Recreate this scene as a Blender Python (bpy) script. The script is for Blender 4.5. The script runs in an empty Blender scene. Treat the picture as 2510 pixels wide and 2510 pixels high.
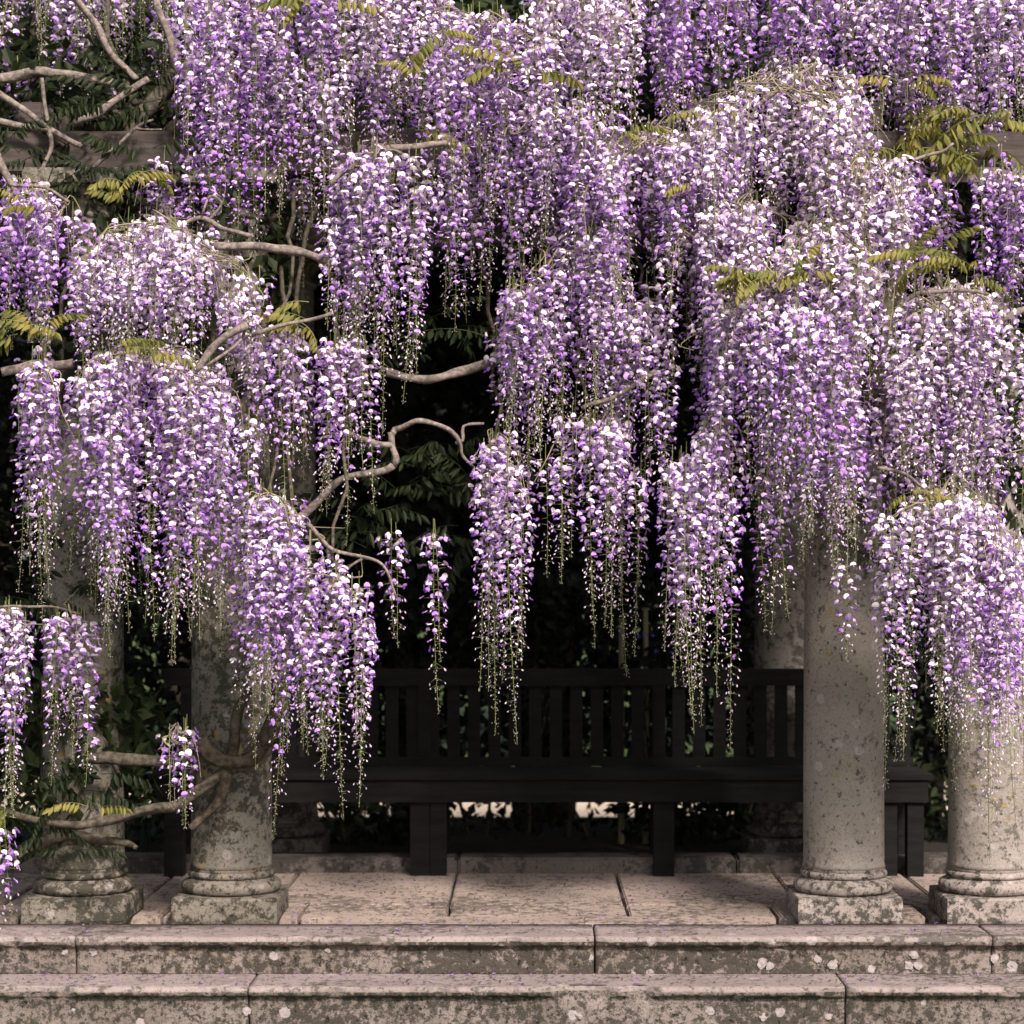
import bpy, bmesh, math, random
import numpy as np
from mathutils import Vector, Matrix, noise as mnoise
R = math.radians
sc = bpy.context.scene
C = sc.collection
rng = np.random.default_rng(11)
random.seed(5)

# ------------------------------------------------------------------ camera, sky, sun, exposure
FPX = 5412.0                       # focal length in photo pixels (2510 wide)
CAM = Vector((0.0, -8.8, 1.366))
cam_d = bpy.data.cameras.new('camera'); cam = bpy.data.objects.new('camera', cam_d); C.objects.link(cam)
cam.location = CAM; cam.rotation_euler = (R(90), 0, 0)
cam_d.sensor_width = 36; cam_d.lens = 36*FPX/2510
cam_d.shift_x = -55/2510; cam_d.shift_y = 170/2510
cam_d.clip_start = .1; cam_d.clip_end = 800
cam_d.dof.use_dof = True; cam_d.dof.focus_distance = 8.45; cam_d.dof.aperture_fstop = 2.4
sc.camera = cam
SUN_EL, SUN_AZ = R(41), R(24)      # azimuth to the right of the line from scene to camera
to_sun = Vector((math.sin(SUN_AZ)*math.cos(SUN_EL), -math.cos(SUN_AZ)*math.cos(SUN_EL), math.sin(SUN_EL)))
w = bpy.data.worlds.new('World'); sc.world = w; w.use_nodes = True
wn = w.node_tree; bg = wn.nodes['Background']; bg.inputs[1].default_value = .115
sky = wn.nodes.new('ShaderNodeTexSky'); sky.sky_type = 'NISHITA'; sky.sun_disc = False
sky.sun_elevation = SUN_EL; sky.sun_rotation = R(180) - SUN_AZ
sky.dust_density = 2.5; sky.air_density = 1.0; sky.ozone_density = .6
hs = wn.nodes.new('ShaderNodeHueSaturation'); hs.inputs['Saturation'].default_value = .30   # thin grey cloud over the blue
wn.links.new(sky.outputs[0], hs.inputs['Color']); wn.links.new(hs.outputs[0], bg.inputs[0])
sd = bpy.data.lights.new('sun', 'SUN'); sd.energy = 4.2; sd.angle = R(8); sd.color = (1, .91, .84)
sun = bpy.data.objects.new('sun', sd); C.objects.link(sun); sun.location = (6, -12, 16)
sun.rotation_euler = (-to_sun).to_track_quat('-Z', 'Y').to_euler()
vs = sc.view_settings; vs.view_transform = 'Standard'; vs.look = 'None'; vs.exposure = 0.76; vs.gamma = 1; vs.use_curve_mapping = False
sc.cycles.max_bounces = 4; sc.cycles.transmission_bounces = 2; sc.cycles.diffuse_bounces = 2
sc.cycles.use_denoising = True; sc.cycles.use_adaptive_sampling = True; sc.cycles.adaptive_threshold = .02

# ------------------------------------------------------------------ helpers
S = 2510/1932                      # measurements below are in 1932-px photo coordinates
def P(x, y, Y):
    d = Y - CAM.y
    return Vector((CAM.x + (x*S-1310)*d/FPX, Y, CAM.z - (y*S-1425)*d/FPX))
def empty(name, loc=(0, 0, 0)):
    o = bpy.data.objects.new(name, None); C.objects.link(o); o.location = loc; o.empty_display_size = .1
    return o
def tag(o, label=None, cat=None, group=None, kind=None):
    for k, v in (('label', label), ('category', cat), ('group', group), ('kind', kind)):
        if v: o[k] = v
    return o
def mesh(name, V, F, mats, mi=None, attr=None, smooth=False):
    """triangles only, numpy in"""
    V = np.asarray(V, np.float32); F = np.asarray(F, np.int32)
    me = bpy.data.meshes.new(name); n = len(F)
    me.vertices.add(len(V)); me.vertices.foreach_set('co', V.ravel())
    me.loops.add(n*3); me.loops.foreach_set('vertex_index', F.ravel())
    me.polygons.add(n); me.polygons.foreach_set('loop_start', np.arange(0, n*3, 3, dtype=np.int32))
    if mi is not None: me.polygons.foreach_set('material_index', np.asarray(mi, np.int32))
    me.polygons.foreach_set('use_smooth', np.full(n, smooth))
    if attr is not None:
        a = me.attributes.new('tint', 'FLOAT', 'POINT'); a.data.foreach_set('value', np.asarray(attr, np.float32))
    for m in mats: me.materials.append(m)
    me.update(calc_edges=True); me.validate()
    return me
def add(name, me, parent=None, loc=None):
    o = bpy.data.objects.new(name, me); C.objects.link(o)
    if loc is not None: o.location = loc
    if parent is not None: o.parent = parent
    return o
class MB:
    def __init__(s): s.V = []; s.F = []; s.M = []; s.A = []
    def put(s, V, F, m=0, a=0.0):
        k = len(s.V); s.V += [tuple(v) for v in V]; s.A += [a]*len(V)
        for f in F: s.F.append((f[0]+k, f[1]+k, f[2]+k)); s.M.append(m)
    def mesh(s, name, mats, smooth=False, attr=False):
        return mesh(name, s.V, s.F, mats, s.M, s.A if attr else None, smooth)
    def box(s, x0, x1, y0, y1, z0, z1, m=0):
        V = [(x, y, z) for z in (z0, z1) for y in (y0, y1) for x in (x0, x1)]
        Q = [(0, 2, 3, 1), (4, 5, 7, 6), (0, 1, 5, 4), (2, 6, 7, 3), (0, 4, 6, 2), (1, 3, 7, 5)]
        s.put(V, [t for q in Q for t in ((q[0], q[1], q[2]), (q[0], q[2], q[3]))], m)
def smooth_path(pts, n=5):
    pts = [Vector(p) for p in pts]
    if len(pts) < 3: pts = [pts[0], (pts[0]+pts[-1])/2, pts[-1]]
    q = [2*pts[0]-pts[1]] + pts + [2*pts[-1]-pts[-2]]; out = []
    for i in range(1, len(q)-2):
        a, b, c, d = q[i-1:i+3]
        for k in range(n):
            t = k/n
            out.append(.5*((2*b) + (c-a)*t + (2*a-5*b+4*c-d)*t*t + (3*b-a-3*c+d)*t**3))
    out.append(pts[-1]); return out
def tube(mb, path, r0, r1=None, sides=5, m=0, knob=0.0, a=0.0):
    r1 = r0 if r1 is None else r1; n = len(path); V = []; up = Vector((.3, .1, 1))
    for i, p in enumerate(path):
        t = (path[min(i+1, n-1)]-path[max(i-1, 0)]); t = t.normalized() if t.length > 1e-9 else Vector((0, 0, 1))
        if abs(t.dot(up.normalized())) > .97: up = Vector((1, .2, .1))
        u = t.cross(up).normalized(); v = t.cross(u)
        r = r0 + (r1-r0)*i/max(1, n-1)
        for k in range(sides):
            g = 2*math.pi*k/sides
            rr = r*(1 + knob*mnoise.noise(p*11 + Vector((math.cos(g), math.sin(g), 0))*1.3) + (knob*.45*mnoise.noise(Vector((math.cos(g)*2.6, math.sin(g)*2.6, i*.22))) if r > .015 else 0))
            V.append(p + (u*math.cos(g) + v*math.sin(g))*rr)
    F = []
    for i in range(n-1):
        for k in range(sides):
            p0 = i*sides+k; p1 = i*sides+(k+1) % sides
            F += [(p0, p1, p1+sides), (p0, p1+sides, p0+sides)]
    for base, flip in ((0, 1), ((n-1)*sides, 0)):
        for k in range(1, sides-1):
            F.append((base, base+k+1, base+k) if flip else (base, base+k, base+k+1))
    mb.put(V, F, m, a)

# ------------------------------------------------------------------ materials
class NT:
    def __init__(s, name):
        s.m = bpy.data.materials.new(name); s.m.use_nodes = True; s.t = s.m.node_tree
        s.b = s.t.nodes['Principled BSDF']; s.out = s.t.nodes['Material Output']
        s.pos = s.t.nodes.new('ShaderNodeNewGeometry').outputs['Position']
    def n(s, t, **k):
        x = s.t.nodes.new('ShaderNode'+t)
        for a, b in k.items(): setattr(x, a, b)
        return x
    def l(s, a, b): s.t.links.new(a, b)
    def noise(s, scale, detail=4, rough=.6, off=0.0, stretch=None):
        mp = s.n('Mapping'); mp.inputs['Location'].default_value = (off, off*.7, off*1.3)
        if stretch: mp.inputs['Scale'].default_value = stretch
        s.l(s.pos, mp.inputs[0])
        x = s.n('TexNoise'); x.inputs['Scale'].default_value = scale; x.inputs['Detail'].default_value = detail
        x.inputs['Roughness'].default_value = rough; s.l(mp.outputs[0], x.inputs['Vector']); return x.outputs[0]
    def ramp(s, f, a, b, lo=0.0, hi=1.0):
        x = s.n('MapRange'); x.interpolation_type = 'SMOOTHSTEP'
        for i, v in enumerate((a, b, lo, hi)): x.inputs[i+1].default_value = v
        s.l(f, x.inputs[0]); return x.outputs[0]
    def mix(s, f, a, b):
        x = s.n('Mix', data_type='RGBA')
        for sock, v in ((x.inputs[0], f), (x.inputs[6], a), (x.inputs[7], b)):
            if hasattr(v, 'links'): s.l(v, sock)
            else: sock.default_value = (*v, 1) if isinstance(v, tuple) else v
        return x.outputs[2]
    def math(s, op, a, b):
        x = s.n('Math', operation=op)
        for sock, v in ((x.inputs[0], a), (x.inputs[1], b)):
            if hasattr(v, 'links'): s.l(v, sock)
            else: sock.default_value = v
        return x.outputs[0]
    def bump(s, h, strength=.4, dist=.01):
        x = s.n('Bump'); x.inputs['Strength'].default_value = strength; x.inputs['Distance'].default_value = dist
        s.l(h, x.inputs['Height']); s.l(x.outputs[0], s.b.inputs['Normal'])
    def done(s, col, rough=.9, spec=.2):
        if hasattr(col, 'links'): s.l(col, s.b.inputs['Base Color'])
        else: s.b.inputs['Base Color'].default_value = (*col, 1)
        s.b.inputs['Roughness'].default_value = rough; s.b.inputs['Specular IOR Level'].default_value = spec
        return s.m
def stone(name, c1, c2, dirt, amt, speck=.35, white=.0, ochre=0.0, off=0.0, dsc=11, bump=.5):
    k = NT(name)
    col = k.mix(k.ramp(k.noise(2.3, 5, .6, off), .35, .65), c1, c2)
    fine = k.noise(95, 3, .7, off+3)
    col = k.mix(k.math('MULTIPLY', k.ramp(fine, .5, .68), speck), col, tuple(v*.35 for v in c2))
    mid = k.noise(dsc, 9, .72, off+8)
    big = k.noise(1.7, 3, .5, off+17)
    grit = k.noise(46, 6, .8, off+50)
    d = k.ramp(k.math('ADD', k.math('ADD', mid, k.math('MULTIPLY', grit, .5)), k.math('MULTIPLY', big, .55)), 1.08-amt, 1.19-amt)
    col = k.mix(k.math('MULTIPLY', d, .85), col, dirt)
    col = k.mix(k.math('MULTIPLY', k.ramp(grit, .40, .30), speck), col, tuple(min(.6, v*1.35) for v in c1))
    pit = k.noise(42, 4, .6, off+29)
    col = k.mix(k.math('MULTIPLY', k.ramp(pit, .60, .68), .75), col, tuple(v*.5 for v in dirt))
    if ochre:
        o = k.math('MULTIPLY', k.ramp(k.noise(24, 4, .6, off+40), .6, .66), k.ramp(k.noise(2.6, 2, .5, off+44), .52, .62))
        col = k.mix(k.math('MULTIPLY', o, ochre), col, (.26, .17, .035))
    if white:
        v = k.n('TexVoronoi'); v.inputs['Scale'].default_value = 13; k.l(k.pos, v.inputs['Vector'])
        wob = k.math('ADD', v.outputs['Distance'], k.math('MULTIPLY', k.noise(60, 3, .6, off), .25))
        sep = k.n('SeparateColor'); k.l(v.outputs['Color'], sep.inputs[0])
        m_ = k.math('MULTIPLY', k.ramp(wob, .42, .36), k.ramp(sep.outputs[0], .80, .83))
        col = k.mix(k.math('MULTIPLY', m_, white), col, (.58, .50, .49))
    h = k.math('ADD', k.math('MULTIPLY', grit, .8), k.math('SUBTRACT', k.math('MULTIPLY', mid, 1.0), k.math('MULTIPLY', k.ramp(pit, .6, .72), .6)))
    k.bump(h, bump, .012)
    return k.done(col, .92, .15)
M = {}
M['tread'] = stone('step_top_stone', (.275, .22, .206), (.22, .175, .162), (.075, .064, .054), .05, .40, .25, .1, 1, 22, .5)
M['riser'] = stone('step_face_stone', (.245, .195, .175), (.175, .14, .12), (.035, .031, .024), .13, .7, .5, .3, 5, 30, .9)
M['slab'] = stone('paving_stone', (.34, .265, .225), (.275, .215, .18), (.085, .07, .056), .03, .40, 0, 0, 9, 22, .45)
M['shaft'] = stone('column_stone', (.285, .24, .213), (.23, .196, .168), (.075, .068, .052), .02, .45, .25, .8, 21, 26, .55)
M['shaft_shaded'] = stone('mossy_shaded_column_stone', (.185, .162, .135), (.135, .118, .092), (.030, .027, .018), .08, .55, .2, .8, 31, 22, .6)  # left shafts: some moss, plus the vine's shade darkened into the colour
M['base'] = stone('column_base_stone', (.34, .28, .255), (.27, .225, .195), (.028, .026, .02), .09, .6, .3, .3, 13, 24, .7)
M['base_shaded'] = stone('mossy_shaded_base_stone', (.225, .19, .16), (.165, .142, .112), (.026, .024, .015), .13, .6, .2, .5, 53, 22, .7)  # left bases: stains and moss, with shade put into the colour too
M['rear'] = stone('shaded_rear_stone', (.17, .145, .125), (.13, .11, .094), (.035, .031, .025), .1, .4, 0, 0, 71, 20, .5)  # column stone again for the rear pair, shade put in as darker colour
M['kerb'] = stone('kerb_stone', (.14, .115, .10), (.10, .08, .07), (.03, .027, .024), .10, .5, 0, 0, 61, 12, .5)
def lichen():
    k = NT('white_lichen'); f = k.noise(70, 5, .7)
    k.bump(f, .6, .01); return k.done(k.mix(k.ramp(f, .35, .65), (.22, .185, .175), (.34, .29, .28)))
M['lichen'] = lichen()
def wood(name, a, b, sc_=(30, 30, 2), rough=.8):
    k = NT(name); f = k.noise(2.2, 6, .65, 0, sc_)
    g = k.noise(7, 4, .6, 4)
    col = k.mix(k.ramp(f, .3, .7), a, b)
    k.bump(f, .6, .006); return k.done(k.mix(k.math('MULTIPLY', k.ramp(g, .5, .7), .5), col, tuple(v*.5 for v in a)), rough)
M['bark'] = wood('wisteria_bark', (.27, .21, .185), (.075, .06, .05), (26, 26, 26))
M['bark_old'] = wood('old_rough_bark', (.11, .088, .066), (.026, .021, .015), (22, 22, 22))
M['bark_dark'] = wood('dark_gnarled_bark', (.075, .055, .038), (.014, .011, .008), (18, 18, 18))
M['timber'] = wood('weathered_timber', (.085, .065, .057), (.038, .03, .026), (1.5, 20, 25))
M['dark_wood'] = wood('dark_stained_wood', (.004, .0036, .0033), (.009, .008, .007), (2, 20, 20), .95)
def leafmat(name, c1, c2, trans, tf=.35, sc_=9, spec=.35):
    k = NT(name); col = k.mix(k.ramp(k.noise(sc_, 2, .5), .35, .65), c1, c2)
    k.done(col, .6, spec)
    t = k.n('BsdfTranslucent'); t.inputs[0].default_value = (*trans, 1)
    mx = k.n('MixShader'); mx.inputs[0].default_value = tf
    k.l(k.b.outputs[0], mx.inputs[1]); k.l(t.outputs[0], mx.inputs[2]); k.l(mx.outputs[0], k.out.inputs[0])
    return k.m
M['leaf'] = leafmat('young_wisteria_leaf', (.11, .12, .022), (.25, .205, .05), (.24, .22, .035))
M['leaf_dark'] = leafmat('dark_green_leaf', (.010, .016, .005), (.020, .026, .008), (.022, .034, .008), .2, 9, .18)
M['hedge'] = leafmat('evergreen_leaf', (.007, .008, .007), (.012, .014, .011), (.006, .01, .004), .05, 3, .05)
M['twig'] = leafmat('green_twig', (.23, .205, .085), (.30, .245, .16), (.2, .2, .06), .1, 14)
M['stem'] = leafmat('flower_stalk', (.12, .14, .04), (.19, .19, .07), (.2, .22, .06), .2, 20)
def petal(name, ca, cb, tf):
    k = NT(name); at = k.n('Attribute'); at.attribute_name = 'tint'
    col = k.mix(at.outputs['Fac'], ca, cb)
    k.done(col, .6, .2)
    t = k.n('BsdfTranslucent'); k.l(col, t.inputs[0])
    mx = k.n('MixShader'); mx.inputs[0].default_value = tf
    k.l(k.b.outputs[0], mx.inputs[1]); k.l(t.outputs[0], mx.inputs[2]); k.l(mx.outputs[0], k.out.inputs[0])
    return k.m
M['banner'] = petal('pale_lilac_petal', (.40, .195, .545), (.90, .775, .785), .17)
M['keel'] = petal('purple_petal', (.18, .048, .40), (.48, .26, .62), .18)
M['bud'] = petal('cream_bud', (.42, .40, .24), (.60, .50, .50), .2)
FLOWER = [M['banner'], M['keel'], M['stem'], M['bud']]
k = NT('soil'); f = k.noise(14, 6, .7); k.bump(f, .8, .03); M['soil'] = k.done(k.mix(k.ramp(f, .3, .7), (.012, .010, .008), (.03, .025, .018)))
k = NT('gravel'); f = k.noise(40, 5, .7); k.bump(f, .7, .02); M['gravel'] = k.done(k.mix(k.ramp(f, .3, .7), (.46, .36, .27), (.60, .48, .38)))
k = NT('turf'); f = k.noise(5, 6, .7); k.bump(f, .8, .03); M['turf'] = k.done(k.mix(k.ramp(f, .3, .7), (.03, .05, .012), (.05, .075, .02)))
M['petal_dry'] = NT('dried_petal').done((.055, .04, .045))
M['petal_new'] = NT('fallen_purple_petal').done((.24, .13, .36))
M['bluebell'] = NT('blue_petal').done((.09, .07, .36))
M['stake'] = wood('pale_stake', (.15, .135, .075), (.10, .09, .05))
M['leaf_rim'] = leafmat('white_leaf_edge', (.22, .26, .22), (.30, .33, .29), (.2, .25, .2), .2)

# ------------------------------------------------------------------ ground
def sheet(name, xs, prof, mat):
    V = [(x, y, z) for y, z in prof for x in xs]; n = len(xs); F = []
    for j in range(len(prof)-1):
        for i in range(n-1):
            a = j*n+i; F += [(a, a+1, a+n+1), (a, a+n+1, a+n)]
    return tag(add(name, mesh(name, V, F, [mat])), kind='structure')
XS = [-300, -40, -10, -4, 0, 4, 10, 40, 300]
sheet('ground', XS, [(-300, -.36), (-.9, -.36), (-.45, -.345), (-.3, -.33), (.19, -.31), (.24, -.09), (1.6, -.07), (4.2, -.07), (5.2, -.2), (6.4, -.6), (30, -.7), (500, -.7)], M['turf'])
sheet('planting_bed', [-6, -2, 0, 2, 6], [(1.76, -.005), (2.6, .0), (4.2, -.02), (5.2, -.17), (6.2, -.53)], M['soil'])
sheet('gravel_path', [-14, -6, 0, 6, 14], [(6.6, -.594), (9, -.606), (14.5, -.628)], M['gravel'])

# ------------------------------------------------------------------ steps
steps = tag(empty('stone_steps', (0, -.3, -.35)), 'two weathered stone steps with rounded nosings below the columns', kind='structure')
def step_block(x0, x1, yb, yf, zt, zb, chips, seed):
    g = .0035; x0 += g; x1 -= g
    n = max(8, int((x1-x0)/.014)); r = .019
    prof = [(yb, zb), (yb, zt)]
    prof += [(yb+(yf+.03-yb)*t, zt) for t in (.35, .65, .85, 1)]
    c = (yf+r, zt-r)
    for a in range(80, -100, -20): prof.append((c[0]-r*math.cos(R(a)), c[1]+r*math.sin(R(a))))
    yr = yf+.032
    prof += [(yr-.004, zt-.043), (yr, zt-.052)]
    prof += [(yr, zt-.052+(zb-zt+.052)*t) for t in (.25, .5, .75, 1)]
    m = len(prof); V = []
    for i in range(n+1):
        x = x0+(x1-x0)*i/n
        edge = min(i, n-i)
        for j, (y, z) in enumerate(prof):
            nn = mnoise.noise(Vector((x*9, seed, z*30)))*.0034 + mnoise.noise(Vector((x*38, seed+4, z*60+y*40)))*.0024 - .006*max(0, mnoise.noise(Vector((x*6, seed+9, 1)))-.28)*(j > 7)
            yy, zz = y, z
            if 2 <= j: yy += nn*(1.6 if j > 5 else .4)
            if 1 <= j <= 9: zz += mnoise.noise(Vector((x*5, y*9, seed)))*.0022
            if 5 <= j <= 15:
                k_ = 0
                for cx, cw, ca in chips:
                    u = abs(x-cx)/cw
                    if u < 1: k_ = max(k_, ca*(1-u*u)*(1+.35*mnoise.noise(Vector((x*60, 3, seed)))))
                if k_ > 0: yy = max(yy, yf+k_+max(0, (zt-r-zz))*.2); 
                if k_ > 0 and j >= 9: yy = min(yy, yr+.006)
            if edge == 0 and j > 0: yy += .004 if j > 4 else 0; zz -= .003 if j < 10 else 0
            V.append((x, yy, zz))
    F = []; mi = []
    for i in range(n):
        for j in range(m-1):
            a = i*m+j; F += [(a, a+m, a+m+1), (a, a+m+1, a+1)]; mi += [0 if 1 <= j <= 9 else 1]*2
    for base in (0, n*m):
        for j in range(1, m-1):
            F.append((base, base+j, base+j+1) if base == 0 else (base, base+j+1, base+j)); mi.append(1)
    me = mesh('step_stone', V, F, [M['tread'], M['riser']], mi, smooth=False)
    for p in me.polygons: p.use_smooth = True
    o = add('step_stone', me, steps); o.matrix_parent_inverse = Matrix.Translation((0, .3, .35))
    return o
def PXx(px, Y): return (px-1310)*(Y-CAM.y)/FPX     # 2510-px column -> X at depth Y
UJ = [-4.6, -3.2, PXx(185, -.3), PXx(1458, -.3), PXx(2433, -.3), 3.2, 4.6]
LJ = [-4.6, -2.9, PXx(608, -.55), PXx(2074, -.55), 2.6, 4.6]
uch = [(-2.0, .035, .02), (-.9, .03, .014), (.45, .04, .012), (.95, .03, .014), (PXx(1250, -.3), .05, .022), (PXx(1460, -.3), .05, .016), (PXx(2440, -.3), .04, .012), (-1.6, .03, .010)]
lch = [(-.75, .05, .014), (-.35, .03, .012), (1.1, .05, .014), (PXx(1425, -.55), .15, .042), (PXx(1570, -.55), .07, .034), (PXx(80, -.55), .1, .02), (PXx(150, -.55), .06, .018), (PXx(2075, -.55), .04, .018), (1.8, .06, .012)]
for i in range(len(UJ)-1): step_block(UJ[i], UJ[i+1], -.002, -.322, 0, -.146, uch, i*3.1)
for i in range(len(LJ)-1): step_block(LJ[i], LJ[i+1], -.12, -.566, -.148, -.37, lch, 40+i*3.1)
# crusts of white lichen on the step faces
for px, py, Y, r in [(1868, 2362, -.294, .022), (1885, 2368, -.294, .016), (2005, 2352, -.294, .016), (2040, 2366, -.294, .018), (2240, 2340, -.294, .017), (2228, 2366, -.294, .019), (2250, 2368, -.294, .016), (2437, 2350, -.294, .018),
                     (2048, 2358, -.294, .009), (803, 2329, -.294, .011), (160, 2334, -.294, .011), (1740, 2478, -.537, .017), (1870, 2494, -.537, .014), (2030, 2492, -.537, .013), (605, 2480, -.537, .015), (180, 2476, -.537, .007), (1420, 2490, -.537, .012)]:
    p = P(px/S, py/S, Y); mb = MB(); V = [p+Vector((0, -.0035, 0))]; n = 18; ph = random.random()*9
    for i in range(n):
        a = 2*math.pi*i/n; rr = r*(1+.55*mnoise.noise(Vector((math.cos(a)*1.1+ph, math.sin(a)*1.1, px*.1)))+.25*mnoise.noise(Vector((math.cos(a)*4+ph, math.sin(a)*4, px*.1))))
        V.append(p+Vector((math.cos(a)*rr, -.002, math.sin(a)*rr*.9)))
    for i in range(n):
        a = 2*math.pi*i/n; V.append((V[1+i]-p)*1.04+p+Vector((0, .009, 0)))
    F = [(0, 1+i, 1+(i+1) % n) for i in range(n)]
    for i in range(n):
        a, b = 1+i, 1+(i+1) % n; F += [(a, a+n, b+n), (a, b+n, b)]
    mb.put(V, F); o = add('lichen_patch', mb.mesh('lichen_patch', [M['lichen']]), steps); o.matrix_parent_inverse = Matrix.Translation((0, .3, .35))

# ------------------------------------------------------------------ paving
pave = tag(empty('pavement', (0, .8, -.06)), 'pale pink stone slabs paving the floor between the columns', kind='structure')
def slab(x0, x1, y0, y1, z0=-.06, z1=0.0, mat='slab', name='paving_slab', parent=None, bev=.006):
    bm = bmesh.new(); bmesh.ops.create_cube(bm, size=1)
    dz = random.uniform(-.002, .002)
    for v in bm.verts:
        v.co = Vector(((x0+x1)/2+v.co.x*(x1-x0), (y0+y1)/2+v.co.y*(y1-y0), (z0+z1)/2+v.co.z*(z1-z0)))
        if v.co.z > (z0+z1)/2: v.co.z += dz+random.uniform(-.0015, .0015)
        v.co.x += random.uniform(-.003, .003)
    bmesh.ops.bevel(bm, geom=[e for e in bm.edges], offset=bev, segments=2, affect='EDGES')
    bmesh.ops.triangulate(bm, faces=bm.faces)
    me = bpy.data.meshes.new(name); bm.to_mesh(me); bm.free(); me.materials.append(M[mat])
    o = add(name, me, parent or pave); o.matrix_parent_inverse = (parent or pave).matrix_basis.inverted() if False else Matrix.Translation(-Vector((parent or pave).location))
    return o
rows = [(.196, .528, [-4.6, -3.4, -2.75, -2.1, -1.52, -.96, -.352, .385, .99, 1.6, 2.2, 2.9, 3.6, 4.6]),
        (.536, 1.532, [-4.6, -3.7, -2.9, -2.25, -1.68, -1.10, -.362, .383, 1.12, 1.72, 2.4, 3.1, 3.9, 4.6])]
for y0, y1, js in rows:
    for a, b in zip(js, js[1:]): slab(a+.007, b-.007, y0, y1)
for a, b in ((-4.6, -2.35), (PXx(815, .1), .2), (.2, PXx(1862, .1)), (2.4, 4.6)): slab(a+.001, b-.001, .002, .192, bev=.003)
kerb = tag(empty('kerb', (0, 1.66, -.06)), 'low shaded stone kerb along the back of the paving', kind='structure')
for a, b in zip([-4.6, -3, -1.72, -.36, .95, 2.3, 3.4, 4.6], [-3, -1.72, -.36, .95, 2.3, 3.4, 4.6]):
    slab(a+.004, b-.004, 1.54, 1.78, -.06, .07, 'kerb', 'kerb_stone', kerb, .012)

# ------------------------------------------------------------------ columns
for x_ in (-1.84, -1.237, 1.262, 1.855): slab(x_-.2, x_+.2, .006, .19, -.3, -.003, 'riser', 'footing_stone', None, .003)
def lathe(prof, seg, mat, name, wob=.0, seed=0, smooth=True):
    V = []; F = []
    for r, z in prof:
        for k_ in range(seg):
            a = 2*math.pi*k_/seg
            rr = r*(1+wob*mnoise.noise(Vector((math.cos(a)*2.2, math.sin(a)*2.2, z*3+seed)))+wob*.5*mnoise.noise(Vector((math.cos(a)*9, math.sin(a)*9, z*28+seed))))
            V.append((rr*math.cos(a), rr*math.sin(a), z))
    for i in range(len(prof)-1):
        for k_ in range(seg):
            a = i*seg+k_; b = i*seg+(k_+1) % seg; F += [(a, b, b+seg), (a, b+seg, a+seg)]
    for base, f in ((0, 1), ((len(prof)-1)*seg, 0)):
        for k_ in range(1, seg-1): F.append((base, base+k_+1, base+k_) if f else (base, base+k_, base+k_+1))
    return mesh(name, V, F, [mat], smooth=smooth)
def torus_prof(rc, z0, h, n=8):
    return [(rc+h/2*math.cos(R(a)), z0+h/2+h/2*math.sin(R(a))) for a in np.linspace(-88, 88, n)]
def column(x, y, z, label, shade_set, seed, group):
    c = tag(empty('stone_column', (x, y, z)), label, 'column', group, 'thing')
    bs, sh = ((M['base'], M['shaft']), (M['base_shaded'], M['shaft_shaded']), (M['rear'], M['rear']))[shade_set]  # lit stone, then left and rear copies with shade in their colour
    bm = bmesh.new(); bmesh.ops.create_cube(bm, size=1); hw = .212; ph = .104
    for v in bm.verts: v.co = Vector((v.co.x*2*hw, v.co.y*2*hw, ph*(v.co.z+.5)))
    bmesh.ops.subdivide_edges(bm, edges=bm.edges, cuts=7, use_grid_fill=True)
    bmesh.ops.triangulate(bm, faces=bm.faces)
    for v in bm.verts:
        e = (abs(v.co.x) > hw-.002) + (abs(v.co.y) > hw-.002) + (v.co.z > ph-.002 or v.co.z < .002)
        n_ = mnoise.noise(v.co*17+Vector((seed, 0, 0)))
        d = .0012*n_ + (.005+.005*n_ if e >= 2 else 0)
        cc = Vector((v.co.x, v.co.y, 0)); v.co -= cc.normalized()*d if cc.length else Vector()
        if v.co.z > ph-.002 and e >= 2: v.co.z -= .004+.003*n_
        if v.co.z < .002: v.co.z = 0
    me = bpy.data.meshes.new('plinth'); bm.to_mesh(me); bm.free(); me.materials.append(bs); add('plinth', me, c)
    p = torus_prof(.178, ph, .052) + [(.176, ph+.056), (.166, ph+.060)] + torus_prof(.163, ph+.062, .028, 7) + [(.168, ph+.093), (.168, ph+.1), (.165, ph+.106)]
    add('base_moulding', lathe(p, 56, bs, 'base_moulding', .012, seed), c)
    z0 = ph+.104; H = 2.62; r0, r1 = .1645, .146
    pr = [(.170, z0-.002)] + [(r0+(r1-r0)*t**1.5, z0+.012+(H-.012)*t) for t in np.linspace(0, 1, 60)]
    add('shaft', lathe(pr, 56, sh, 'shaft', .008, seed), c)
    zt = z0+H
    cp = [(.146, zt-.006), (.15, zt-.002)] + torus_prof(.146, zt, .028, 7) + [(.146, zt+.032), (.146, zt+.07), (.16, zt+.085), (.185, zt+.11), (.195, zt+.125), (.195, zt+.13)]
    cap = add('capital', lathe(cp, 40, M['shaft_shaded'], 'capital', .006, seed), c)  # every capital takes the stone with shade in its colour
    mb = MB(); mb.box(-.205, .205, -.205, .205, zt+.131, zt+.19); add('abacus', mb.mesh('abacus', [M['shaft_shaded']]), cap)
    return c
CT = .104+.104+2.62+.19
front = [(-1.84, 'mossy shaded stone column wound about by thick vine stems, its foot heavily stained', 1),
         (-1.237, 'mossy shaded stone column with yellow lichen at its foot beside the wound-about column', 1),
         (1.262, 'pale grey stone column with scattered yellow lichen, standing clear of the racemes low down', 0),
         (1.855, 'pale stone column half veiled by hanging racemes, black stains above its base', 0)]
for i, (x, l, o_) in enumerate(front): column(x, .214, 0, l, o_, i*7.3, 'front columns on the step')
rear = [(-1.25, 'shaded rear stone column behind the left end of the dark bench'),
        (1.263, 'shaded rear stone column behind the right end of the dark bench')]
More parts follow.
